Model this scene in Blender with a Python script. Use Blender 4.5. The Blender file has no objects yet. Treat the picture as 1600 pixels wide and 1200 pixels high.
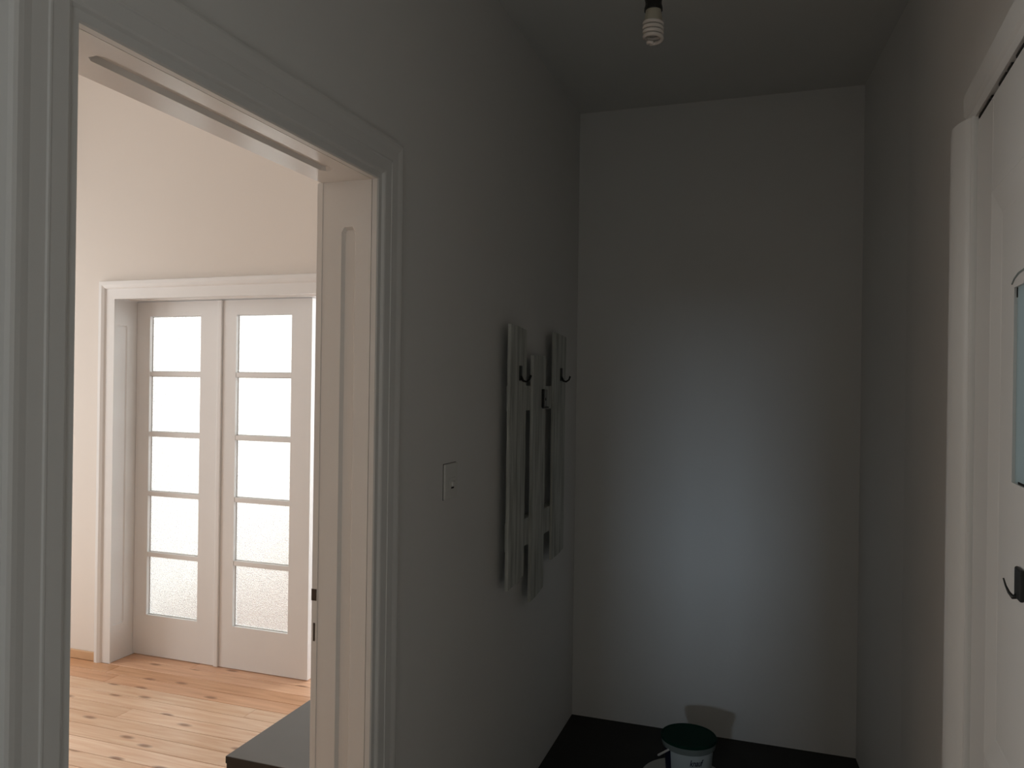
import bpy, bmesh, math, random
from mathutils import Matrix, Vector

random.seed(7)
scene = bpy.context.scene
COL = scene.collection
R = math.radians

# ------------------------------------------------------------------ camera
H = 1.58
F_PX = 1212.0
yaw, pitch, roll = math.atan(415 / F_PX), 0.0, R(0.8)
fwd = Vector((-math.sin(yaw) * math.cos(pitch), math.cos(yaw) * math.cos(pitch), math.sin(pitch)))
rt0 = Vector((math.cos(yaw), math.sin(yaw), 0))
up0 = rt0.cross(fwd)
rt = math.cos(roll) * rt0 + math.sin(roll) * up0
up = -math.sin(roll) * rt0 + math.cos(roll) * up0
cd = bpy.data.cameras.new('camera')
cd.sensor_fit = 'HORIZONTAL'
cd.sensor_width = 36.0
cd.lens = 36.0 * F_PX / 1600.0
cd.clip_start = 0.02
cam = bpy.data.objects.new('camera', cd)
COL.objects.link(cam)
cam.matrix_world = Matrix(((rt.x, up.x, -fwd.x, 0), (rt.y, up.y, -fwd.y, 0), (rt.z, up.z, -fwd.z, H), (0, 0, 0, 1)))
scene.camera = cam

# ------------------------------------------------------------------ sky, daylight, exposure
scene.view_settings.view_transform = 'Standard'
scene.view_settings.look = 'None'
scene.view_settings.gamma = 1.0
scene.view_settings.use_curve_mapping = False
scene.view_settings.exposure = 0.0
w = bpy.data.worlds.new('overcast_sky')
scene.world = w
w.use_nodes = True
w.node_tree.nodes['Background'].inputs[0].default_value = (0.80, 0.90, 1.0, 1)
w.node_tree.nodes['Background'].inputs[1].default_value = 0.45


def opening_light(name, loc, direction, sx, sy, power, color):
    """area light shining in at an opening, some of them added"""
    ld = bpy.data.lights.new(name, 'AREA')
    ld.shape = 'RECTANGLE'
    ld.size, ld.size_y = sx, sy
    ld.energy = power
    ld.color = color
    o = bpy.data.objects.new(name, ld)
    COL.objects.link(o)
    o.location = loc
    o.rotation_euler = Vector(direction).to_track_quat('-Z', 'Y').to_euler()
    return o


opening_light('parlour_window_daylight', (-4.86, 1.3, 2.2), (1, 0, -0.15), 1.5, 1.6, 21.5, (1.0, 0.95, 0.89))
opening_light('parlour_added_fill_light', (-4.86, 2.62, 1.2), (1, 0, 0), 0.8, 2.2, 22, (1.0, 0.97, 0.93))  # extra fill, added to lift the far wall and floor
opening_light('next_room_window_daylight', (-0.62, 5.3, 1.5), (-1, 0, -0.05), 1.9, 1.7, 130, (0.98, 0.99, 1.0))
opening_light('rear_added_slit_light', (-0.93, -5.2, 1.75), (0.072, 1, -0.14), 0.26, 0.7, 60, (0.64, 0.81, 1.0))  # shines through the added rear slit onto the end wall
opening_light('side_added_fill_light', (0.50, -1.2, 1.45), (-1, 0.1, 0.7), 0.7, 1.1, 10.5, (0.96, 0.985, 1.0))  # added fill for the left wall, through an invented side opening


# ------------------------------------------------------------------ material helpers
def new_mat(name):
    m = bpy.data.materials.new(name)
    m.use_nodes = True
    nt = m.node_tree
    return m, nt, nt.nodes['Principled BSDF']


def N(nt, t, **kw):
    n = nt.nodes.new(t)
    for k, v in kw.items():
        setattr(n, k, v)
    return n


def plain(name, col, rough=0.5, metal=0.0, spec=0.5, var=0.06, scale=6.0, bump=0.0, bscale=80.0, coat=0.0):
    """paint / plastic / metal with a slight tonal unevenness and fine relief"""
    m, nt, p = new_mat(name)
    tc = N(nt, 'ShaderNodeTexCoord')
    nz = N(nt, 'ShaderNodeTexNoise')
    nz.inputs['Scale'].default_value = scale
    nz.inputs['Detail'].default_value = 5
    nt.links.new(tc.outputs['Object'], nz.inputs['Vector'])
    mx = N(nt, 'ShaderNodeMix', data_type='RGBA')
    mx.inputs[6].default_value = tuple(c * (1 - var) for c in col) + (1,)
    mx.inputs[7].default_value = tuple(min(1, c * (1 + var)) for c in col) + (1,)
    nt.links.new(nz.outputs['Fac'], mx.inputs[0])
    nt.links.new(mx.outputs[2], p.inputs['Base Color'])
    p.inputs['Roughness'].default_value = rough
    p.inputs['Metallic'].default_value = metal
    p.inputs['Specular IOR Level'].default_value = spec
    p.inputs['Coat Weight'].default_value = coat
    if bump:
        nb = N(nt, 'ShaderNodeTexNoise')
        nb.inputs['Scale'].default_value = bscale
        nb.inputs['Detail'].default_value = 4
        nt.links.new(tc.outputs['Object'], nb.inputs['Vector'])
        b = N(nt, 'ShaderNodeBump')
        b.inputs['Strength'].default_value = bump
        b.inputs['Distance'].default_value = 0.004
        nt.links.new(nb.outputs['Fac'], b.inputs['Height'])
        nt.links.new(b.outputs['Normal'], p.inputs['Normal'])
    return m


def pine_mat(name, tone=1.0, c0=(0.80, 0.505, 0.32), c1=(0.97, 0.735, 0.55)):
    m, nt, p = new_mat(name)
    geo = N(nt, 'ShaderNodeNewGeometry')
    info = N(nt, 'ShaderNodeObjectInfo')
    off = N(nt, 'ShaderNodeVectorMath', operation='MULTIPLY')
    rndv = N(nt, 'ShaderNodeCombineXYZ')
    nt.links.new(info.outputs['Random'], rndv.inputs[0])
    nt.links.new(info.outputs['Random'], rndv.inputs[2])
    off.inputs[1].default_value = (13, 0, 7)
    nt.links.new(rndv.outputs[0], off.inputs[0])
    add = N(nt, 'ShaderNodeVectorMath', operation='ADD')
    nt.links.new(geo.outputs['Position'], add.inputs[0])
    nt.links.new(off.outputs[0], add.inputs[1])
    # grain, stretched along the board
    mp = N(nt, 'ShaderNodeMapping')
    mp.inputs['Scale'].default_value = (2.2, 30, 30)
    nt.links.new(add.outputs[0], mp.inputs[0])
    gr = N(nt, 'ShaderNodeTexNoise')
    gr.inputs['Scale'].default_value = 1.6
    gr.inputs['Detail'].default_value = 6
    gr.inputs['Distortion'].default_value = 0.6
    nt.links.new(mp.outputs[0], gr.inputs['Vector'])
    cr = N(nt, 'ShaderNodeValToRGB')
    e = cr.color_ramp.elements
    e[0].position, e[0].color = 0.30, c0 + (1,)
    e[1].position, e[1].color = 0.72, c1 + (1,)
    nt.links.new(gr.outputs['Fac'], cr.inputs[0])
    # per board tone
    tone_r = N(nt, 'ShaderNodeMapRange')
    tone_r.inputs['To Min'].default_value = 0.86 * tone
    tone_r.inputs['To Max'].default_value = 1.14 * tone
    nt.links.new(info.outputs['Random'], tone_r.inputs[0])
    hsv = N(nt, 'ShaderNodeHueSaturation')
    nt.links.new(tone_r.outputs[0], hsv.inputs['Value'])
    sat = N(nt, 'ShaderNodeMapRange')
    sat.inputs['To Min'].default_value = 1.08
    sat.inputs['To Max'].default_value = 0.90
    nt.links.new(info.outputs['Random'], sat.inputs[0])
    nt.links.new(sat.outputs[0], hsv.inputs['Saturation'])
    nt.links.new(cr.outputs[0], hsv.inputs['Color'])
    # knots
    mk = N(nt, 'ShaderNodeMapping')
    mk.inputs['Scale'].default_value = (2.1, 6.0, 1.0)
    nt.links.new(add.outputs[0], mk.inputs[0])
    vo = N(nt, 'ShaderNodeTexVoronoi', voronoi_dimensions='2D')
    vo.inputs['Scale'].default_value = 1.0
    nt.links.new(mk.outputs[0], vo.inputs['Vector'])
    kr = N(nt, 'ShaderNodeMapRange')
    kr.inputs['From Min'].default_value = 0.035
    kr.inputs['From Max'].default_value = 0.10
    kr.inputs['To Min'].default_value = 0.75
    kr.inputs['To Max'].default_value = 0.0
    nt.links.new(vo.outputs['Distance'], kr.inputs[0])
    mx = N(nt, 'ShaderNodeMix', data_type='RGBA')
    nt.links.new(kr.outputs[0], mx.inputs[0])
    nt.links.new(hsv.outputs[0], mx.inputs[6])
    mx.inputs[7].default_value = (0.22, 0.085, 0.035, 1)
    nt.links.new(mx.outputs[2], p.inputs['Base Color'])
    p.inputs['Roughness'].default_value = 0.36
    p.inputs['Specular IOR Level'].default_value = 0.5
    return m


def frosted_mat(name, col, rough, trans_mix, bump, scale):
    """pressed ornamental glass: rough refraction plus some diffuse transmission"""
    m, nt, p = new_mat(name)
    nt.nodes.remove(p)
    out = nt.nodes['Material Output']
    geo = N(nt, 'ShaderNodeNewGeometry')
    nz = N(nt, 'ShaderNodeTexNoise')
    nz.inputs['Scale'].default_value = scale
    nz.inputs['Detail'].default_value = 2
    nt.links.new(geo.outputs['Position'], nz.inputs['Vector'])
    b = N(nt, 'ShaderNodeBump')
    b.inputs['Strength'].default_value = bump
    b.inputs['Distance'].default_value = 0.004
    nt.links.new(nz.outputs['Fac'], b.inputs['Height'])
    g = N(nt, 'ShaderNodeBsdfGlass')
    g.inputs['Color'].default_value = col + (1,)
    g.inputs['Roughness'].default_value = rough
    g.inputs['IOR'].default_value = 1.45
    t = N(nt, 'ShaderNodeBsdfTranslucent')
    t.inputs['Color'].default_value = col + (1,)
    nt.links.new(b.outputs[0], g.inputs['Normal'])
    mx = N(nt, 'ShaderNodeMixShader')
    mx.inputs[0].default_value = trans_mix
    nt.links.new(g.outputs[0], mx.inputs[1])
    nt.links.new(t.outputs[0], mx.inputs[2])
    nt.links.new(mx.outputs[0], out.inputs['Surface'])
    return m


def slat_mat(name):
    """old board, thin whitewash rubbed down to grey-green wood"""
    m, nt, p = new_mat(name)
    geo = N(nt, 'ShaderNodeNewGeometry')
    mp = N(nt, 'ShaderNodeMapping')
    mp.inputs['Scale'].default_value = (30, 30, 2.5)
    nt.links.new(geo.outputs['Position'], mp.inputs[0])
    nz = N(nt, 'ShaderNodeTexNoise')
    nz.inputs['Scale'].default_value = 1.7
    nz.inputs['Detail'].default_value = 7
    nt.links.new(mp.outputs[0], nz.inputs['Vector'])
    cr = N(nt, 'ShaderNodeValToRGB')
    e = cr.color_ramp.elements
    e[0].position, e[0].color = 0.28, (0.36, 0.37, 0.33, 1)
    e[1].position, e[1].color = 0.62, (0.66, 0.67, 0.62, 1)
    nt.links.new(nz.outputs['Fac'], cr.inputs[0])
    nt.links.new(cr.outputs[0], p.inputs['Base Color'])
    b = N(nt, 'ShaderNodeBump')
    b.inputs['Strength'].default_value = 0.5
    b.inputs['Distance'].default_value = 0.003
    nt.links.new(nz.outputs['Fac'], b.inputs['Height'])
    nt.links.new(b.outputs[0], p.inputs['Normal'])
    p.inputs['Roughness'].default_value = 0.8
    return m


M = {
    'hall_wall': plain('hall_wall_paint', (0.85, 0.84, 0.81), 0.75, spec=0.3, var=0.025, scale=2.5, bump=0.12, bscale=60),
    'rear_wall': plain('bounce_cutting_rear_wall', (0.30, 0.25, 0.20), 0.7, var=0.04),  # unseen wall kept dark to cut bounce onto the end wall
    'hall_ceiling': plain('hall_ceiling_paint', (0.82, 0.815, 0.78), 0.85, spec=0.2, var=0.02, scale=2.0),
    'parlour_wall': plain('parlour_wall_paint', (0.84, 0.79, 0.74), 0.8, spec=0.25, var=0.015, scale=2.0),
    'next_wall': plain('next_room_wall_paint', (0.86, 0.86, 0.84), 0.8, spec=0.25, var=0.01),
    'gloss': plain('white_gloss_paint', (0.91, 0.88, 0.84), 0.22, spec=0.5, var=0.02, scale=4, bump=0.05, bscale=25),
    'satin': plain('white_satin_paint', (0.83, 0.82, 0.79), 0.42, spec=0.45, var=0.03, scale=5, bump=0.06, bscale=30),
    'far_satin': plain('cream_white_satin_paint', (0.86, 0.855, 0.85), 0.42, spec=0.45, var=0.02, scale=5),
    'dark_floor': plain('dark_hall_floor', (0.026, 0.024, 0.019), 0.6, spec=0.25, var=0.25, scale=9),
    'tile_floor': plain('pale_next_room_floor', (0.38, 0.28, 0.24), 0.45, var=0.05, scale=9),
    'pine': pine_mat('varnished_pine'),
    'pine_dark': pine_mat('varnished_pine_reddish', 0.92, (0.68, 0.36, 0.20), (0.88, 0.53, 0.32)),
    'subfloor': plain('dark_floor_gap', (0.07, 0.035, 0.018), 0.9),
    'base_pine': plain('pine_skirting', (0.66, 0.42, 0.24), 0.45, var=0.1, scale=12),
    'pane': frosted_mat('pressed_glass', (0.97, 0.985, 0.98), 0.10, 0.08, 0.8, 210),
    'door_pane': frosted_mat('teal_frosted_glass', (0.60, 0.625, 0.595), 0.3, 0.8, 0.2, 60),
    'slat': slat_mat('weathered_whitewashed_wood'),
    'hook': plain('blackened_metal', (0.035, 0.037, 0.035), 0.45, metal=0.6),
    'hook_plate': plain('dull_grey_metal', (0.33, 0.33, 0.30), 0.5, metal=0.4, var=0.2, scale=40),
    'switch': plain('off_white_plastic', (0.80, 0.79, 0.74), 0.4),
    'dark': plain('dark_crack_and_shade', (0.012, 0.011, 0.010), 0.9),  # real cracks, also painted shade in gaps and under the toggle
    'recess_shade': plain('rough_dark_mortise', (0.10, 0.07, 0.05), 0.95, var=0.5, scale=90),
    'cab_top': plain('grey_laminate', (0.14, 0.14, 0.137), 0.5, spec=0.5, var=0.05, scale=14),
    'cab_dark': plain('black_brown_board', (0.014, 0.012, 0.009), 0.5, var=0.15),
    'bakelite': plain('black_bakelite', (0.006, 0.006, 0.005), 0.35),
    'lamp_base': plain('yellowed_plastic', (0.50, 0.47, 0.37), 0.4),
    'lamp_glass': plain('white_lamp_glass', (0.86, 0.80, 0.74), 0.2, var=0.02),
    'bucket': plain('white_bucket_plastic', (0.60, 0.68, 0.70), 0.35, var=0.03),
    'rim': plain('grey_bucket_rim', (0.24, 0.29, 0.28), 0.4),
    'lid': plain('dark_green_lid', (0.004, 0.036, 0.024), 0.75, spec=0.12),
    'navy': plain('navy_print', (0.010, 0.016, 0.045), 0.5),
    'tray': plain('off_white_tray_plastic', (0.50, 0.49, 0.43), 0.45),
    'handle': plain('pale_handle_plastic', (0.68, 0.66, 0.62), 0.4),
}


# ------------------------------------------------------------------ object helpers
def link(o, parent=None):
    COL.objects.link(o)
    if parent is not None:
        o.parent = parent
    return o


def pmat(parent):
    if parent is None:
        return Matrix.Identity(4)
    m = Matrix.LocRotScale(parent.location, parent.rotation_euler, None)
    return pmat(parent.parent) @ m if parent.parent else m


def mesh_obj(name, verts, faces, mat, parent=None, local=False, smooth=False, bevel=0.0, seg=2):
    """verts in world space unless local=True (then in the parent's space)"""
    if parent is not None and not local:
        inv = pmat(parent).inverted()
        verts = [inv @ Vector(v) for v in verts]
    me = bpy.data.meshes.new(name)
    me.from_pydata([tuple(v) for v in verts], [], faces)
    bm = bmesh.new()
    bm.from_mesh(me)
    bmesh.ops.recalc_face_normals(bm, faces=bm.faces)
    if bevel:
        bmesh.ops.bevel(bm, geom=bm.edges[:], offset=bevel, segments=seg, profile=0.5, affect='EDGES', clamp_overlap=True)
    bm.to_mesh(me)
    bm.free()
    if smooth:
        for p in me.polygons:
            p.use_smooth = True
    me.materials.append(M[mat])
    return link(bpy.data.objects.new(name, me), parent)


CUBE_F = [(0, 3, 2, 1), (4, 5, 6, 7), (0, 1, 5, 4), (1, 2, 6, 5), (2, 3, 7, 6), (3, 0, 4, 7)]


def box_vf(x0, x1, y0, y1, z0, z1):
    return [(x0, y0, z0), (x1, y0, z0), (x1, y1, z0), (x0, y1, z0), (x0, y0, z1), (x1, y0, z1), (x1, y1, z1), (x0, y1, z1)], CUBE_F


def box(name, x0, x1, y0, y1, z0, z1, mat, parent=None, bevel=0.0, local=False):
    v, f = box_vf(x0, x1, y0, y1, z0, z1)
    return mesh_obj(name, v, f, mat, parent, local, bevel=bevel)


def boxes(name, lst, mat, parent=None):
    V, F = [], []
    for b in lst:
        v, f = box_vf(*b)
        k = len(V)
        V += v
        F += [tuple(i + k for i in q) for q in f]
    return mesh_obj(name, V, F, mat, parent)


def prism(name, poly, z0, z1, mat, parent=None):
    n = len(poly)
    V = [(x, y, z0) for x, y in poly] + [(x, y, z1) for x, y in poly]
    F = [tuple(range(n))[::-1], tuple(range(n, 2 * n))] + [(i, (i + 1) % n, n + (i + 1) % n, n + i) for i in range(n)]
    return mesh_obj(name, V, F, mat, parent)


def sweep(name, profiles, mat, parent=None, local=False, smooth=False, closed=True, cap=True):
    """skin between successive rings of points"""
    n = len(profiles[0])
    V = [p for ring in profiles for p in ring]
    F = []
    for a in range(len(profiles) - 1):
        for i in range(n if closed else n - 1):
            j = (i + 1) % n
            F.append((a * n + i, a * n + j, (a + 1) * n + j, (a + 1) * n + i))
    if cap:
        F.append(tuple(range(n))[::-1])
        k = (len(profiles) - 1) * n
        F.append(tuple(range(k, k + n)))
    return mesh_obj(name, V, F, mat, parent, local, smooth)


def tube(name, pts, r, mat, parent=None, local=False, n=10):
    rings = []
    pts = [Vector(p) for p in pts]
    ref = None
    for i, p in enumerate(pts):
        t = (pts[min(i + 1, len(pts) - 1)] - pts[max(i - 1, 0)]).normalized()
        if ref is None:
            ref = t.orthogonal().normalized()
        u = (ref - t * ref.dot(t)).normalized()
        ref = u
        v = t.cross(u)
        rr = r[i] if isinstance(r, (list, tuple)) else r
        rings.append([p + (u * math.cos(2 * math.pi * k / n) + v * math.sin(2 * math.pi * k / n)) * rr for k in range(n)])
    return sweep(name, rings, mat, parent, local, smooth=True)


def lathe(name, prof, mat, center, parent=None, n=40, a0=0.0, a1=2 * math.pi, smooth=True):
    """prof: (radius, z) pairs revolved about the vertical through center"""
    cx, cy, cz = center
    full = abs(a1 - a0 - 2 * math.pi) < 1e-6
    cnt = n if full else n + 1
    V, F = [], []
    for k in range(cnt):
        a = a0 + (a1 - a0) * k / n
        V += [(cx + r * math.cos(a), cy + r * math.sin(a), cz + z) for r, z in prof]
    m = len(prof)
    for k in range(n):
        k2 = (k + 1) % cnt
        for i in range(m - 1):
            F.append((k * m + i, k2 * m + i, k2 * m + i + 1, k * m + i + 1))
    if full:
        if prof[0][0] > 1e-4:
            F.append(tuple(k * m for k in range(cnt))[::-1])
        if prof[-1][0] > 1e-4:
            F.append(tuple(k * m + m - 1 for k in range(cnt)))
    o = mesh_obj(name, V, F, mat, parent)
    me = o.data
    bm = bmesh.new()
    bm.from_mesh(me)
    bmesh.ops.remove_doubles(bm, verts=bm.verts, dist=1e-5)
    bmesh.ops.recalc_face_normals(bm, faces=bm.faces)
    bm.to_mesh(me)
    bm.free()
    if smooth:
        for p in me.polygons:
            p.use_smooth = True
        mod = o.modifiers.new('crisp_edges', 'EDGE_SPLIT')
        mod.split_angle = R(40)
    return o


def empty(name, loc, rz=0.0):
    o = bpy.data.objects.new(name, None)
    o.location = loc
    o.rotation_euler = (0, 0, rz)
    o.empty_display_size = 0.1
    return link(o)


def struct(o, label=None):
    o['kind'] = 'structure'
    if label:
        o['label'] = label
    return o


def tag(o, label, cat, group=None):
    o['label'] = label
    o['category'] = cat
    if group:
        o['group'] = group
    return o


# ------------------------------------------------------------------ main dimensions
XL = -0.9126          # hall face of the left wall
XB = -1.045           # parlour face of the same wall
YE = 3.6205           # hall end wall
YF = 3.36             # parlour wall with the glazed doors
ZC = 2.88             # hall ceiling
ZP = 3.36             # parlour ceiling
DY0, DY1, DZ = 0.80, 1.626, 2.06     # clear opening of the hall doorway
REAR = -1.75
A = R(2.25)           # the right wall is not quite parallel to the left one
O_R = Vector((0.33, 1.415, 0))
SD = Vector((math.sin(A), math.cos(A), 0))      # along the right wall, away from the camera
TN = Vector((-math.cos(A), math.sin(A), 0))     # out of the right wall into the hall


def rw(s, t, z):
    return O_R + SD * s + TN * t + Vector((0, 0, z))


# ------------------------------------------------------------------ room shell
struct(box('floor', XB - 0.02, 0.7, REAR - 0.1, YE + 0.1, -0.08, 0.0, 'dark_floor'), 'dark hall floor')
struct(box('ceiling', XB, 0.8, REAR - 0.1, YE + 0.14, ZC, ZC + 0.1, 'hall_ceiling'), 'hall ceiling')
lo, hi = DY0 - 0.025, DY1 + 0.025
struct(boxes('wall_left', [(XB, XL, REAR - 0.1, lo, 0, ZC), (XB, XL, hi, YE + 0.14, 0, ZC), (XB, XL, lo, hi, DZ + 0.025, ZC)], 'hall_wall'),
       'white hall wall with the open doorway')
struct(box('wall_end', XL, 0.75, YE, YE + 0.14, 0, ZC, 'hall_wall'), 'white end wall of the hall')

# right wall: bends a little beyond the entrance door
bend = rw(0.20, 0, 0)
kink = Vector((0.400, 2.85, 0))
end_r = Vector((0.337, YE + 0.001, 0))
s_far, s_near = 0.075, -0.93       # door opening along the wall
TH = 0.16


def rw_box(s0, s1, z0, z1):
    return [rw(s0, 0, z0), rw(s1, 0, z0), rw(s1, -TH, z0), rw(s0, -TH, z0), rw(s0, 0, z1), rw(s1, 0, z1), rw(s1, -TH, z1), rw(s0, -TH, z1)]


V, F = [], []
for vs in (rw_box(s_far, 0.20, 0, ZC), [bend, kink, kink + Vector((0.16, 0, 0)), bend + Vector((0.16, 0, 0))] +
           [v + Vector((0, 0, ZC)) for v in (bend, kink, kink + Vector((0.16, 0, 0)), bend + Vector((0.16, 0, 0)))], rw_box(-3.3, -3.02, 0, ZC), rw_box(-2.25, s_near, 0, ZC), rw_box(-3.02, -2.25, 2.05, ZC), rw_box(-3.02, -2.25, 0, 0.85),  rw_box(s_near, s_far, 2.045, ZC),  # includes a side opening made for the added fill
           [kink, end_r, end_r + Vector((0.3, 0, 0)), kink + Vector((0.16, 0, 0))] +
           [v + Vector((0, 0, ZC)) for v in (kink, end_r, end_r + Vector((0.3, 0, 0)), kink + Vector((0.16, 0, 0)))]):
    k = len(V)
    V += vs
    F += [tuple(i + k for i in q) for q in CUBE_F]
struct(mesh_obj('wall_right', V, F, 'hall_wall'), 'white right hall wall bending behind the entrance door')

# rear wall behind the camera, with a slit added to shape the end-wall patch
SX0, SX1, SZ0, SZ1 = -0.80, -0.555, 1.15, 1.66
yb0, yb1 = REAR - 0.1, REAR
struct(boxes('wall_rear', [(XL, SX0, yb0, yb1, 0, ZC), (SX0, SX1, yb0, yb1, 0, SZ0), (SX0, SX1, yb0, yb1, SZ1, ZC), (SX1, 0.5, yb0, yb1, 0, ZC)], 'rear_wall'),
       'rear wall of the hall with an added light slit')

# parlour (seen through the doorway)
PX0, PY0 = -4.72, -0.75
WN0, WN1 = 3.36, 3.68
OX0, OX1, OZ = -3.487, -1.745, 2.022      # opening for the three glazed leaves
struct(boxes('wall_far', [(PX0 - 0.1, OX0 - 0.02, WN0, WN1, 0, ZP), (OX1 + 0.02, XB, WN0, WN1, 0, ZP), (OX0 - 0.02, OX1 + 0.02, WN0, WN1, OZ + 0.02, ZP)], 'parlour_wall'),
       'peach white parlour wall around the glazed doors')
struct(boxes('wall_parlour_back', [(XB - 0.012, XB, PY0, lo, 0, ZP), (XB - 0.012, XB, hi, WN0, 0, ZP), (XB - 0.012, XB, lo, hi, DZ + 0.03, ZP)], 'parlour_wall'))
struct(box('wall_parlour_near', PX0 - 0.1, XB, PY0 - 0.1, PY0, 0, ZP, 'parlour_wall'))
WY0, WY1, WZ0, WZ1 = 0.50, 2.10, 1.3, 3.0
struct(boxes('wall_parlour_left', [(PX0 - 0.1, PX0, PY0, WY0, 0, ZP), (PX0 - 0.1, PX0, WY1, 2.22, 0, ZP), (PX0 - 0.1, PX0, 3.02, WN0, 0, ZP), (PX0 - 0.1, PX0, 2.22, 3.02, 0, 0.08), (PX0 - 0.1, PX0, 2.22, 3.02, 2.35, ZP),
                                   (PX0 - 0.1, PX0, WY0, WY1, 0, WZ0), (PX0 - 0.1, PX0, WY0, WY1, WZ1, ZP)], 'parlour_wall'))
w2 = struct(empty('added_window_2', (PX0 - 0.05, 2.62, 0.08)), 'narrow white parlour opening added for extra light')  # unseen opening, added to brighten floor and door bottoms
for y0, y1, z0, z1 in ((2.22, 2.27, 0.08, 2.35), (2.97, 3.02, 0.08, 2.35), (2.22, 3.02, 0.08, 0.14), (2.22, 3.02, 2.29, 2.35)):
    box('window_frame', PX0 - 0.08, PX0 - 0.03, y0, y1, z0, z1, 'far_satin', w2)
struct(box('ceiling_parlour', PX0 - 0.1, XB, PY0 - 0.1, WN1, ZP, ZP + 0.1, 'parlour_wall'))
wf = struct(empty('window_1', (PX0 - 0.05, (WY0 + WY1) / 2, WZ0)), 'white parlour window')
for y0, y1, z0, z1 in ((WY0, WY0 + 0.06, WZ0, WZ1), (WY1 - 0.06, WY1, WZ0, WZ1), (WY0, WY1, WZ0, WZ0 + 0.06), (WY0, WY1, WZ1 - 0.06, WZ1), (1.27, 1.33, WZ0, WZ1)):
    box('window_frame', PX0 - 0.08, PX0 - 0.03, y0, y1, z0, z1, 'far_satin', wf)

# room behind the glazed doors
NX0, NX1, NY1 = -3.86, -0.75, 7.6
struct(box('wall_next_left', NX0 - 0.1, NX0, WN1, NY1, 0, ZC, 'next_wall'))
struct(box('wall_next_back', NX0 - 0.1, NX1 + 0.1, NY1, NY1 + 0.1, 0, ZC, 'next_wall'))
struct(boxes('wall_next_right', [(NX1, NX1 + 0.1, WN1 + 0.1, 4.35, 0, ZC), (NX1, NX1 + 0.1, 6.25, NY1, 0, ZC), (NX1, NX1 + 0.1, 4.35, 6.25, 0, 0.65), (NX1, NX1 + 0.1, 4.35, 6.25, 2.35, ZC)], 'next_wall'))
struct(box('ceiling_next', NX0 - 0.1, NX1 + 0.1, WN1, NY1 + 0.1, ZC, ZC + 0.1, 'next_wall'))
struct(box('floor_next', NX0 - 0.1, NX1 + 0.1, WN1 - 0.02, NY1 + 0.1, -0.08, 0.0, 'tile_floor'))

# ------------------------------------------------------------------ pine board floor of the parlour
fl = struct(box('floor_parlour', PX0 - 0.1, XB - 0.02, PY0 - 0.1, WN1 - 0.02, -0.08, -0.006, 'subfloor'), 'orange pine board floor')
cache = {}
PW = 0.1033
row = 0
y = 3.658
while y > PY0:
    y0 = max(y - PW, PY0)
    total = 0.0
    x = PX0
    end = XB - 0.02
    cuts = [x]
    opts = {1: [-3.02], 5: [-3.71, -2.35], 4: [-3.30], 7: [-2.9], 9: [-3.6], 12: [-2.6]}
    cuts += opts.get(row, [random.choice([-3.9, -3.4, -2.5, -2.0])] if row % 2 else [])
    cuts.append(end)
    if row < 3:                      # boards inside the door recess
        cuts = [max(OX0, cuts[0])] + [c for c in cuts[1:-1]] + [min(OX1, end)]
    for a, b in zip(cuts[:-1], cuts[1:]):
        L = round(b - a, 3)
        key = (L, round(y - y0, 3), row <= 4)
        if key not in cache:
            v, f = box_vf(0.0008, L - 0.0008, 0.0017, (y - y0) - 0.0017, -0.022, 0.0)
            me = bpy.data.meshes.new('plank')
            me.from_pydata(v, [], f)
            bm = bmesh.new()
            bm.from_mesh(me)
            bmesh.ops.recalc_face_normals(bm, faces=bm.faces)
            bmesh.ops.bevel(bm, geom=[e for e in bm.edges if all(q.co.z > -0.001 for q in e.verts)], offset=0.0012, segments=1, affect='EDGES')
            bm.to_mesh(me)
            bm.free()
            me.materials.append(M['pine_dark' if row <= 4 else 'pine'])
            cache[key] = me
        o = link(bpy.data.objects.new('plank', cache[key]), fl)
        o.location = (a, y0, 0.0)
    y -= PW
    row += 1

struct(box('baseboard_far', PX0, OX0 - 0.10, WN0 - 0.014, WN0, 0.0, 0.048, 'base_pine', bevel=0.003), 'narrow pale pine skirting strip')


# ------------------------------------------------------------------ moulded casings
def casing(name, prof_w_t, a0, a1, zt, to_world, mat, label):
    """U-shaped mitred moulding: two legs and a head, each its own piece"""
    root = struct(empty(name, to_world((a0 + a1) / 2, 0, 0)), label)
    def ring(fn):
        return [to_world(*fn(wd, t)) for wd, t in prof_w_t]
    bl = ring(lambda wd, t: (a0 - wd, t, 0.0))
    tl = ring(lambda wd, t: (a0 - wd, t, zt + wd))
    tr = ring(lambda wd, t: (a1 + wd, t, zt + wd))
    br = ring(lambda wd, t: (a1 + wd, t, 0.0))
    sweep('casing_leg', [bl, tl], mat, root)
    sweep('casing_head', [tl, tr], mat, root)
    sweep('casing_leg', [tr, br], mat, root)
    return root


hall_prof = [(0, 0), (0, 0.013), (0.003, 0.016), (0.016, 0.0165), (0.020, 0.022), (0.024, 0.0235), (0.049, 0.0245), (0.051, 0.0262), (0.054, 0.0262),
             (0.056, 0.0245), (0.080, 0.0255), (0.092, 0.0282), (0.100, 0.0290), (0.105, 0.0275), (0.108, 0.022), (0.108, 0)]
t1 = casing('trim_1', hall_prof, DY0, DY1, DZ, lambda a, t, z: (XL + t, a, z), 'satin', 'moulded white casing around the open hall doorway')

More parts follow.
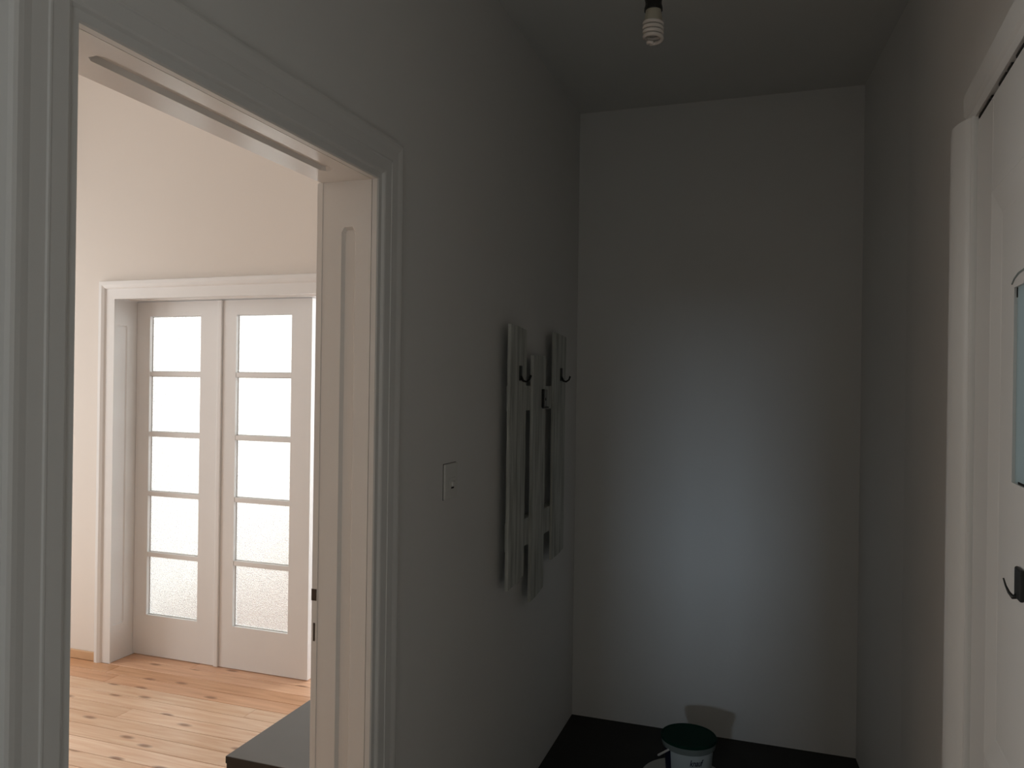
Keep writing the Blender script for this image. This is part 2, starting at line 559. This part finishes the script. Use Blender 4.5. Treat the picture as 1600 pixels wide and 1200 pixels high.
rnd_c = random.Random(5)
for k in range(26):                    # open caulking crack along the head and a few chips beside the near leg
    a = DY0 - 0.09 + k * (DY1 - DY0 + 0.18) / 26
    box('caulk_crack', XL, XL + 0.003 + rnd_c.random() * 0.003, a, a + rnd_c.uniform(0.022, 0.036), DZ + 0.1075, DZ + 0.112 + rnd_c.random() * 0.003, 'dark', t1)
for zc, hh in ((1.755, 0.010), (1.66, 0.004), (1.13, 0.006), (1.05, 0.005)):
    box('paint_chip', XL + 0.001, XL + 0.0035, DY0 - 0.1115, DY0 - 0.1075, zc, zc + hh, 'dark', t1)

far_prof = [(0, 0), (0, 0.010), (0.055, 0.012), (0.062, 0.020), (0.078, 0.026), (0.096, 0.026), (0.100, 0.020), (0.100, 0)]
casing('trim_2', far_prof, OX0 + 0.006, OX1, OZ - 0.002, lambda a, t, z: (a, WN0 - t, z), 'far_satin', 'cream casing around the glazed parlour doors')


# ------------------------------------------------------------------ doorway lining with recessed flutes
def fluted_board(name, L0, L1, W0, W1, T, r0, r1, q0, q1, depth, to_world, mat, parent):
    """board with a sunk flute; (l, w, d): along, across, into the board"""
    br = 0.006
    def P(l, wd, d):
        return to_world(l, wd, d)
    V, F = [], []
    outer = [(L0, W0), (L1, W0), (L1, W1), (L0, W1)]
    rim = [(r0, q0 + 0.008), (r0 + 0.012, q0), (r1 - 0.012, q0), (r1, q0 + 0.008), (r1, q1 - 0.008), (r1 - 0.012, q1), (r0 + 0.012, q1), (r0, q1 - 0.008)]
    inn = [(r0 + br, q0 + 0.010), (r0 + 0.014, q0 + br), (r1 - 0.014, q0 + br), (r1 - br, q0 + 0.010), (r1 - br, q1 - 0.010), (r1 - 0.014, q1 - br), (r0 + 0.014, q1 - br), (r0 + br, q1 - 0.010)]
    V += [P(l, wd, 0) for l, wd in outer]            # 0-3
    V += [P(l, wd, 0) for l, wd in rim]              # 4-11
    V += [P(l, wd, depth) for l, wd in inn]          # 12-19
    V += [P(l, wd, T) for l, wd in outer]            # 20-23
    F += [(0, 1, 6, 5), (1, 7, 6), (1, 2, 8, 7), (2, 9, 8), (2, 3, 10, 9), (3, 11, 10), (3, 0, 4, 11), (0, 5, 4)]
    for i in range(8):
        j = (i + 1) % 8
        F.append((4 + i, 4 + j, 12 + j, 12 + i))
    F.append(tuple(range(12, 20)))
    for i in range(4):
        j = (i + 1) % 4
        F.append((i, j, 20 + j, 20 + i))
    F.append((20, 21, 22, 23))
    return mesh_obj(name, V, F, mat, parent)


XR = -1.052           # parlour edge of the lining
lin = struct(empty('trim_3', (XB, (DY0 + DY1) / 2, 0)), 'glossy white fluted lining inside the hall doorway')
jr = fluted_board('jamb_board', 0.0, DZ, XR, XL - 0.0015, 0.024, 0.16, 1.95, -0.994, -0.956, 0.009, lambda l, wd, d: (wd, DY1 + d, l), 'gloss', lin)
fluted_board('jamb_board', 0.0, DZ, XR, XL - 0.0015, 0.024, 0.16, 1.95, -0.994, -0.956, 0.009, lambda l, wd, d: (wd, DY0 - d, l), 'gloss', lin)
fluted_board('head_board', DY0 - 0.024, DY1 + 0.024, XR, XL - 0.0015, 0.024, DY0 + 0.09, DY1 - 0.09, -0.990, -0.956, 0.009, lambda l, wd, d: (l, 0, 0) and (wd, l, DZ + d), 'gloss', lin)
for yy in (DY1, DY0):
    sg = -1 if yy == DY1 else 1
    box('edge_bead', XR - 0.010, XR + 0.006, min(yy, yy + sg * 0.0015), max(yy, yy + sg * 0.0015), 0, DZ, 'gloss', lin, bevel=0.0006)
box('strike_mortise', XR - 0.0105, XR + 0.0035, DY1 - 0.0022, DY1 + 0.004, 1.049, 1.077, 'recess_shade', lin)  # dark blocks painting the shade inside the strike recesses
box('strike_mortise', XR - 0.0045, XR + 0.0005, DY1 - 0.0022, DY1 + 0.004, 0.951, 0.995, 'recess_shade', lin)

# reveal of the parlour doors: side and head boards with a sunk panel
rev = struct(empty('trim_4', (OX0, 3.45, 0)), 'cream panelled reveal of the glazed doors')
fluted_board('jamb_board', 0.0, OZ, WN0 - 0.001, 3.66, 0.019, 0.20, 1.88, WN0 + 0.012, WN0 + 0.09, 0.007, lambda l, wd, d: (OX0 - d, wd, l), 'far_satin', rev)
fluted_board('jamb_board', 0.0, OZ, WN0 - 0.001, 3.66, 0.019, 0.20, 1.88, WN0 + 0.012, WN0 + 0.09, 0.007, lambda l, wd, d: (OX1 + d, wd, l), 'far_satin', rev)
fluted_board('head_board', OX0 - 0.019, OX1 + 0.019, WN0 - 0.001, 3.66, 0.019, OX0 + 0.12, OX1 - 0.12, WN0 + 0.03, WN0 + 0.11, 0.007, lambda l, wd, d: (l, wd, OZ + d), 'far_satin', rev)


# ------------------------------------------------------------------ glazed door leaves
def glazed_leaf(name, label, loc, rz, width, gx0, gx1, astragal=None):
    """local: x across from the hinge corner, y thickness (0 = parlour face), z up"""
    root = struct(empty(name, loc, rz), label)
    th = 0.040
    z_lo, z_hi = 0.235, 1.936
    top = OZ - 0.004
    b = 0.0
    box('stile', 0.0015, gx0, 0, th, 0.006, top, 'far_satin', root, b, True)
    box('stile', gx1, width - 0.0015, 0, th, 0.006, top, 'far_satin', root, b, True)
    box('rail', gx0, gx1, 0, th, 0.006, z_lo, 'far_satin', root, b, True)
    box('rail', gx0, gx1, 0, th, z_hi, top, 'far_satin', root, b, True)
    bars = [1.609, 1.266, 0.926, 0.580]
    for zc in bars:
        box('glazing_bar', gx0, gx1, 0.002, th - 0.004, zc - 0.0135, zc + 0.0135, 'far_satin', root, 0.003, True)
    edges = [z_hi] + [q for zc in bars for q in (zc + 0.0135, zc - 0.0135)] + [z_lo]
    for k in range(5):
        zt, zb = edges[2 * k], edges[2 * k + 1]
        pn = box('pane', gx0 - 0.004, gx1 + 0.004, 0.024, 0.028, zb - 0.004, zt + 0.004, 'pane', root, 0, True)
        # thin putty line round the pane
        q = 0.0022
        V, F = [], []
        for bx_ in ((gx0, gx0 + q, 0.0205, 0.024, zb, zt), (gx1 - q, gx1, 0.0205, 0.024, zb, zt), (gx0, gx1, 0.0205, 0.024, zb, zb + q), (gx0, gx1, 0.0205, 0.024, zt - q, zt)):
            v, f = box_vf(*bx_)
            kk = len(V)
            V += v
            F += [tuple(i + kk for i in ff) for ff in f]
        mesh_obj('putty_line', V, F, 'putty', pn, True)
    if astragal:
        box('astragal', astragal[0], astragal[1], -0.011, 0.0, 0.004, top, 'far_satin', root, 0.004, True)
    return root


M['putty'] = plain('grey_putty', (0.42, 0.38, 0.33), 0.8)
LY = 3.518
LW = (2.912 - 2.317) * 0 + 0.583
glazed_leaf('door_1', 'left cream door leaf with five frosted panes', (OX0, LY, 0), 0, 0.583, 0.095, 0.450, (0.571, 0.599))
glazed_leaf('door_2', 'right cream door leaf with five frosted panes beside the bright gap', (OX0 + 0.585, LY, 0), 0, 0.583, 0.102, 0.457)
glazed_leaf('door_3', 'third glazed leaf swung open into the next room', (OX1 - 0.004, 3.565, 0), R(88), 0.572, 0.098, 0.450)

# ------------------------------------------------------------------ low cabinet in the parlour
cab = tag(empty('low_cabinet', (-1.31, 2.5, 0)), 'low dark grey cabinet with black front standing on pine boards', 'cabinet')
cx0, cx1, cy0, cy1, ch = -1.555, -1.062, 1.933, 3.13, 0.45
box('top_panel', cx0, cx1, cy0, cy1, ch - 0.022, ch, 'cab_top', cab, 0.0015)
box('side_panel', cx0 + 0.002, cx1, cy0 + 0.001, cy0 + 0.020, 0.0, ch - 0.022, 'cab_dark', cab, 0.001)
box('side_panel', cx0 + 0.002, cx1, cy1 - 0.020, cy1 - 0.001, 0.0, ch - 0.022, 'cab_dark', cab, 0.001)
box('edge_band', cx0 + 0.0005, cx1, cy0 - 0.0012, cy0, ch - 0.0215, ch - 0.001, 'cab_dark', cab)
box('back_panel', cx1 - 0.008, cx1, cy0 + 0.02, cy1 - 0.02, 0.03, ch - 0.022, 'cab_dark', cab)
box('bottom_panel', cx0 + 0.02, cx1 - 0.008, cy0 + 0.02, cy1 - 0.02, 0.05, 0.068, 'cab_dark', cab)
for k in range(2):
    a = cy0 + 0.021 + k * (cy1 - cy0 - 0.042) / 2
    d = box('drawer_front', cx0 + 0.002, cx0 + 0.020, a + 0.002, a + (cy1 - cy0 - 0.042) / 2 - 0.002, 0.055, ch - 0.026, 'cab_dark', cab, 0.001)
    box('handle', cx0 - 0.016, cx0 + 0.002, a + 0.2, a + 0.36, 0.30, 0.312, 'hook', d, 0.002)

# ------------------------------------------------------------------ entrance door (right)
ed = struct(empty('door_4', O_R, 0), 'grey white entrance door with small frosted pane')
ed.rotation_euler = (0, 0, -A)
# local frame of the door: x = -t (into the wall), y = s, z


def dbox(name, s0, s1, t0, t1, z0, z1, mat, parent=ed, bevel=0.0):
    return box(name, -t1, -t0, s0, s1, z0, z1, mat, parent, bevel, True)


LT = 0.0195           # leaf face
st = 0.118
lf0, lf1 = -0.90, 0.070
pz = 1.888
dbox('stile', lf1 - st, lf1, LT - 0.04, LT, 0.008, 2.035, 'satin', ed, 0.002)
dbox('stile', lf0, lf0 + st, LT - 0.04, LT, 0.008, 2.035, 'satin', ed, 0.002)
dbox('rail', lf0 + st, lf1 - st, LT - 0.04, LT - 0.0002, pz, 2.035, 'satin', ed, 0.001)
dbox('rail', lf0 + st, lf1 - st, LT - 0.04, LT - 0.0002, 0.008, 0.20, 'satin', ed, 0.001)
dbox('rail', lf0 + st, lf1 - st, LT - 0.04, LT - 0.0002, 0.86, 1.02, 'satin', ed, 0.001)


def panel_mould(z0, z1):
    """sloping bead that runs round a sunk panel"""
    s0, s1 = lf0 + st, lf1 - st
    pr = [(0.0, 0.0), (0.003, 0.0015), (0.007, 0.0005), (0.042, -0.0055), (0.046, -0.0075), (0.0, -0.0075)]
    rings = []
    for cs, cz, ds, dz in ((s1, z1, -1, -1), (s1, z0, -1, 1), (s0, z0, 1, 1), (s0, z1, 1, -1)):
        rings.append([(-(LT + t), cs + ds * wd, cz + dz * wd) for wd, t in pr])
    rings.append(rings[0])
    sweep('panel_moulding', rings, 'satin', ed, True, cap=False)


panel_mould(1.02, pz)
panel_mould(0.20, 0.86)
dbox('panel', lf0 + st, lf1 - st, LT - 0.020, LT - 0.006, 0.20, 0.86, 'satin')
# upper panel with a small glazed opening
g0, g1, gz0, gz1 = -0.53, -0.168, 1.453, 1.724
for nm, a in (('panel', (lf0 + st, g0, 1.02, pz)), ('panel', (g1, lf1 - st, 1.02, pz)), ('panel', (g0, g1, 1.02, gz0)), ('panel', (g0, g1, gz1, pz))):
    dbox(nm, a[0], a[1], LT - 0.020, LT - 0.006, a[2], a[3], 'satin')
dp = dbox('pane', g0 - 0.002, g1 + 0.002, LT - 0.016, LT - 0.010, gz0 - 0.002, gz1 + 0.002, 'door_pane')
for a in ((g1 - 0.004, g1 - 0.001, gz1 - 0.014, gz1), (g1 - 0.06, g1 - 0.022, gz0, gz0 + 0.003)):
    dbox('putty_crack', a[0], a[1], LT - 0.0098, LT - 0.0088, a[2], a[3], 'dark')
# crooked old putty ridge over the pane
sweep('putty_strip', [[(-(LT - 0.007), q, z), (-(LT - 0.0045), q, z), (-(LT - 0.0045), q, z + 0.0022), (-(LT - 0.007), q, z + 0.0022)]
                      for q, z in ((-0.158, 1.729), (-0.172, 1.735), (-0.195, 1.7395), (-0.26, 1.742))], 'rim', ed, True)
# dark strips painting the shade in the gap above the leaf
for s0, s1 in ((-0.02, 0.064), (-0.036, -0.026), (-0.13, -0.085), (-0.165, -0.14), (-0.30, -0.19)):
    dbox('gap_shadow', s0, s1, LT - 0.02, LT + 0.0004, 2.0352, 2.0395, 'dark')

ec = struct(empty('trim_5', O_R, 0), 'rounded white casing of the entrance door')
ec.rotation_euler = (0, 0, -A)


def round_leg(name, s_in, sgn, z0, z1):
    pr = [(0, 0), (0, 0.024), (0.003, 0.0285), (0.006, 0.0285), (0.009, 0.027), (0.012, 0.031), (0.020, 0.036), (0.032, 0.041), (0.048, 0.0455), (0.066, 0.048), (0.084, 0.0475), (0.102, 0.044), (0.118, 0.037), (0.130, 0.026), (0.136, 0.0)]
    o = sweep(name, [[(-t, s_in + sgn * wd, z) for wd, t in pr] for z in (z0, z1)], 'satin', ec, True, smooth=True)
    o.modifiers.new('crisp_edges', 'EDGE_SPLIT').split_angle = R(35)


round_leg('casing_leg', 0.0715, 1, 0.0, 2.043)
round_leg('casing_leg', lf0 - 0.01, -1, 0.0, 2.043)
hp_ = [(0, 0), (0, 0.024), (0.012, 0.027), (0.018, 0.032), (0.050, 0.034), (0.060, 0.026), (0.064, 0)]
sweep('casing_head', [[(-t, s, 2.041 + wd) for wd, t in hp_] for s in (lf0 - 0.06, 0.125)], 'satin', ec, True)

# coat hook screwed to the entrance door
hk = tag(empty('coat_hook', rw(-0.233, LT - 0.006, 1.325)), 'dark metal coat hook on the entrance door below the pane', 'hook')
hk.rotation_euler = (0, 0, -A)
mesh = box('back_plate', -0.006, 0.0, -0.016, 0.016, -0.020, 0.022, 'hook', hk, 0.0025, True)
tube('prong', [(-0.004, 0.006, -0.016), (-0.008, 0.010, -0.019), (-0.012, 0.014, -0.014), (-0.015, 0.018, -0.006), (-0.017, 0.021, 0.003)], [0.004, 0.003, 0.002, 0.0013, 0.001], 'hook', hk, True)

# ------------------------------------------------------------------ coat rack on the left wall
rack = tag(empty('coat_rack', (XL, 2.9, 0.77)), 'coat rack of three staggered weathered grey boards on hall wall', 'coat rack')
SX = XL + 0.0335       # back of the boards
SF = XL + 0.0445       # face of the boards


def slat(y0, y1, z0, z1, seed):
    rnd = random.Random(seed)
    V, F = [], []
    n = 14
    zs = [z0 + (z1 - z0) * i / n for i in range(n + 1)]
    tilt_t, tilt_b = rnd.uniform(-0.008, 0.004), rnd.uniform(-0.004, 0.012)
    prof = [(SX, 0.0), (SF - 0.003, 0.0), (SF, 0.012), (SF + 0.001, 0.5), (SF, 0.994), (SF - 0.005, 1.0), (SX, 1.0)]
    rings = []
    for i, z in enumerate(zs):
        e0, e1 = rnd.uniform(-0.0025, 0.0025), rnd.uniform(-0.003, 0.003)
        ring = []
        for x, fr in prof:
            yy = y0 + e0 + fr * (y1 + e1 - y0 - e0)
            zz = z
            if i == 0:
                zz += tilt_b * fr + (0.006 if fr >= 0.99 else 0)
            if i == n:
                zz += tilt_t * fr - (0.004 if fr >= 0.99 else 0)
            ring.append((x, yy, zz))
        rings.append(ring)
    return sweep('board', rings, 'slat', rack)


slat(2.518, 2.697, 0.868, 1.787, 1)
slat(2.782, 2.948, 0.762, 1.690, 2)
slat(3.068, 3.250, 0.862, 1.794, 3)
box('cross_rail', XL + 0.0005, SX + 0.0005, 2.60, 3.20, 1.482, 1.574, 'slat', rack, 0.002)
box('cross_rail', XL + 0.0005, SX + 0.0005, 2.60, 3.20, 0.980, 1.082, 'slat', rack, 0.002)
for yc, zc in ((2.622, 1.618), (3.170, 1.622)):
    hkp = box('hook', SF, SF + 0.005, yc - 0.013, yc + 0.013, zc - 0.026, zc + 0.028, 'hook', rack, 0.002)
    tube('prong', [(SF + 0.004, yc, zc - 0.010), (SF + 0.012, yc, zc - 0.026), (SF + 0.024, yc, zc - 0.029), (SF + 0.036, yc, zc - 0.021), (SF + 0.041, yc, zc - 0.006)], [0.0045, 0.0045, 0.004, 0.0035, 0.004], 'hook', hkp)
bp = box('bracket_plate', SF, SF + 0.004, 2.902, 2.962, 1.492, 1.560, 'hook_plate', rack, 0.0015)
box('bracket_shadow', SF, SF + 0.010, 2.890, 2.902, 1.490, 1.562, 'hook', bp, 0.001)  # dark strips at left and bottom painting the plate's shadow
box('bracket_shadow', SF, SF + 0.010, 2.902, 2.962, 1.486, 1.492, 'hook', bp, 0.001)
lathe('screw', [(0.0, 0.0), (0.006, 0.0), (0.005, 0.002), (0, 0.003)], 'hook', (0, 0, 0), None, 14)
sc = bpy.data.objects['screw']
sc.parent = bp
sc.rotation_euler = (0, R(90), 0)
sc.location = pmat(bp).inverted() @ Vector((SF + 0.004, 2.935, 1.522))

# ------------------------------------------------------------------ light switch
sw = tag(empty('light_switch', (XL, 2.106, 1.243)), 'off-white plastic light switch plate on hall wall beside doorway', 'light switch')
box('face_plate', XL, XL + 0.0075, 2.060, 2.152, 1.240, 1.344, 'switch', sw, 0.003)
tg = box('rocker', XL + 0.0075, XL + 0.010, 2.085, 2.127, 1.262, 1.302, 'switch', sw, 0.001)
box('toggle', XL + 0.009, XL + 0.017, 2.099, 2.115, 1.276, 1.292, 'switch', tg, 0.003)
box('toggle_shadow', XL + 0.0098, XL + 0.0104, 2.098, 2.118, 1.270, 1.2745, 'dark', tg)  # dark dash painted as the shadow under the toggle
box('plate_shadow_line', XL, XL + 0.0006, 2.0594, 2.1526, 1.2394, 1.3449, 'dark', sw)  # dark sheet drawing a shadow outline round the plate

# ------------------------------------------------------------------ bare lamp hanging from the ceiling
LX, LYY = -0.299, 1.9
zb = 2.412
lamp = tag(empty('pendant_lamp', (LX, LYY, zb)), 'bare spiral energy-saving lamp in black socket hanging from ceiling', 'lamp')
lathe('ceiling_rose', [(0, -0.03), (0.02, -0.03), (0.04, -0.012), (0.045, 0.0), (0, 0)], 'bakelite', (LX, LYY, ZC), lamp, 28)
tube('cable', [(LX, LYY, ZC - 0.025), (LX + 0.001, LYY, 2.74), (LX, LYY, 2.56)], 0.0032, 'bakelite', lamp)
lathe('socket', [(0, 0.148 + 0.03), (0.006, 0.178), (0.010, 0.165), (0.0195, 0.150), (0.0205, 0.120), (0.0215, 0.117), (0.0215, 0.111), (0.0200, 0.108), (0.0200, 0.097), (0.0222, 0.090), (0.0222, 0.084), (0, 0.084)],
      'bakelite', (LX, LYY, zb), lamp, 32)
lathe('bulb_base', [(0, 0.094), (0.0185, 0.094), (0.0190, 0.082), (0.0205, 0.070), (0.0222, 0.060), (0.0222, 0.056), (0.0, 0.054)], 'lamp_base', (LX, LYY, zb), lamp, 32)
pts = []
turns = 4.35
rs = 0.0215
nn = 130
for i in range(nn + 1):
    u = i / nn
    a = 2 * math.pi * turns * u + 2.3
    rr = rs
    if u > 0.86:
        rr = rs * (1 - ((u - 0.86) / 0.14) ** 1.5 * 0.92)
    zz = 0.056 - 0.047 * u - (0.004 * max(0, (u - 0.8) / 0.2))
    pts.append((LX + rr * math.cos(a), LYY + rr * math.sin(a), zb + zz))
tube('spiral_tube', [(LX + 0.014 * math.cos(2.3), LYY + 0.014 * math.sin(2.3), zb + 0.060)] + pts, 0.0047, 'lamp_glass', lamp)

# ------------------------------------------------------------------ bucket on a pale round tray
BX, BY = -0.310, 3.092
TX, TY = -0.327, 3.118
tr_ = lathe('round_tray', [(0, 0.0), (0.153, 0.0), (0.160, 0.0), (0.168, 0.030), (0.168, 0.038), (0.163, 0.041), (0.157, 0.0395), (0.155, 0.0385), (0, 0.0385)], 'tray', (TX, TY, 0.0), None, 56)
tag(tr_, 'off-white round plastic tray under the white bucket on dark floor', 'tray')
bz = 0.0388
bk = tag(empty('bucket', (BX, BY, bz)), 'white plastic bucket with dark green lid and navy lettering', 'bucket')
bd = lathe('body', [(0, 0.0), (0.080, 0.0), (0.083, 0.004), (0.094, 0.1520), (0.094, 0.1560), (0.090, 0.1560), (0.080, 0.008), (0, 0.006)], 'bucket', (BX, BY, bz), bk, 56)
lathe('rim', [(0.0935, 0.1440), (0.100, 0.1455), (0.1015, 0.150), (0.1045, 0.1705), (0.103, 0.172), (0.094, 0.172)], 'rim', (BX, BY, bz), bk, 56)
lathe('lid', [(0.1045, 0.1705), (0.1065, 0.1712), (0.1070, 0.1795), (0.1050, 0.1825), (0.100, 0.1825), (0.098, 0.180), (0, 0.1795)], 'lid', (BX, BY, bz), bk, 56)
# direction from the bucket to the camera, seen from above
ca = math.atan2(0 - BY, 0 - BX)


def body_r(z):
    return 0.083 + (0.094 - 0.083) * (z - 0.004) / 0.148


def wrap(name, quads, mat, lift=0.0006):
    """flat print wrapped on the body: list of (angle, z) polygons"""
    V, F = [], []
    for q in quads:
        k = len(V)
        V += [(BX + (body_r(z) + lift) * math.cos(a), BY + (body_r(z) + lift) * math.sin(a), bz + z) for a, z in q]
        F.append(tuple(range(k, k + len(q))))
    return mesh_obj(name, V, F, mat, bd)


na = 10
aL0, aL1 = ca - R(88), ca - R(46)
wrap('navy_label', [[(aL0 + (aL1 - aL0) * i / na, 0.03), (aL0 + (aL1 - aL0) * (i + 1) / na, 0.03), (aL0 + (aL1 - aL0) * (i + 1) / na, 0.142), (aL0 + (aL1 - aL0) * i / na, 0.142)] for i in range(na)], 'navy')
# lettering
tcv = bpy.data.curves.new('lettering', 'FONT')
tcv.body = 'knauf'
tcv.size = 0.034
tcv.shear = 0.28
tcv.space_character = 0.98
tcv.offset = 0.0006
tcv.align_x = 'CENTER'
tob = bpy.data.objects.new('lettering_source', tcv)
COL.objects.link(tob)
dg = bpy.context.evaluated_depsgraph_get()
tme = bpy.data.meshes.new_from_object(tob.evaluated_get(dg))
bpy.data.objects.remove(tob)
bm = bmesh.new()
bm.from_mesh(tme)
bmesh.ops.triangulate(bm, faces=bm.faces)
inv = pmat(bk).inverted()
for v in bm.verts:
    xx, zz = v.co.x * 0.66, v.co.y
    zpos = 0.1035 + zz
    a = ca + R(18) + xx / 0.09
    rr_ = body_r(zpos) + 0.0012
    v.co = inv @ Vector((BX + rr_ * math.cos(a), BY + rr_ * math.sin(a), bz + zpos))
bm.to_mesh(tme)
bm.free()
tme.materials.clear()
tme.materials.append(M['navy'])
lt = link(bpy.data.objects.new('lettering', tme), bk)
# short pale strap of the handle sticking out at the left pivot
p0, p1 = Vector((-0.362, 3.018, 0.196)), Vector((-0.418, 3.016, 0.157))
ax = (p1 - p0).normalized()
sd_ = ax.cross(Vector((0, -1, 0))).normalized()
nm_ = ax.cross(sd_).normalized()
rings = []
for u, wd in ((-0.04, 0.0025), (0.0, 0.0045), (0.5, 0.0042), (0.94, 0.0045), (1.0, 0.003)):
    c = p0 + (p1 - p0) * u
    rings.append([c + sd_ * wd * math.cos(q) + nm_ * wd * 0.7 * math.sin(q) for q in [2 * math.pi * k / 10 for k in range(10)]])
sweep('handle', rings, 'handle', bk, smooth=True)
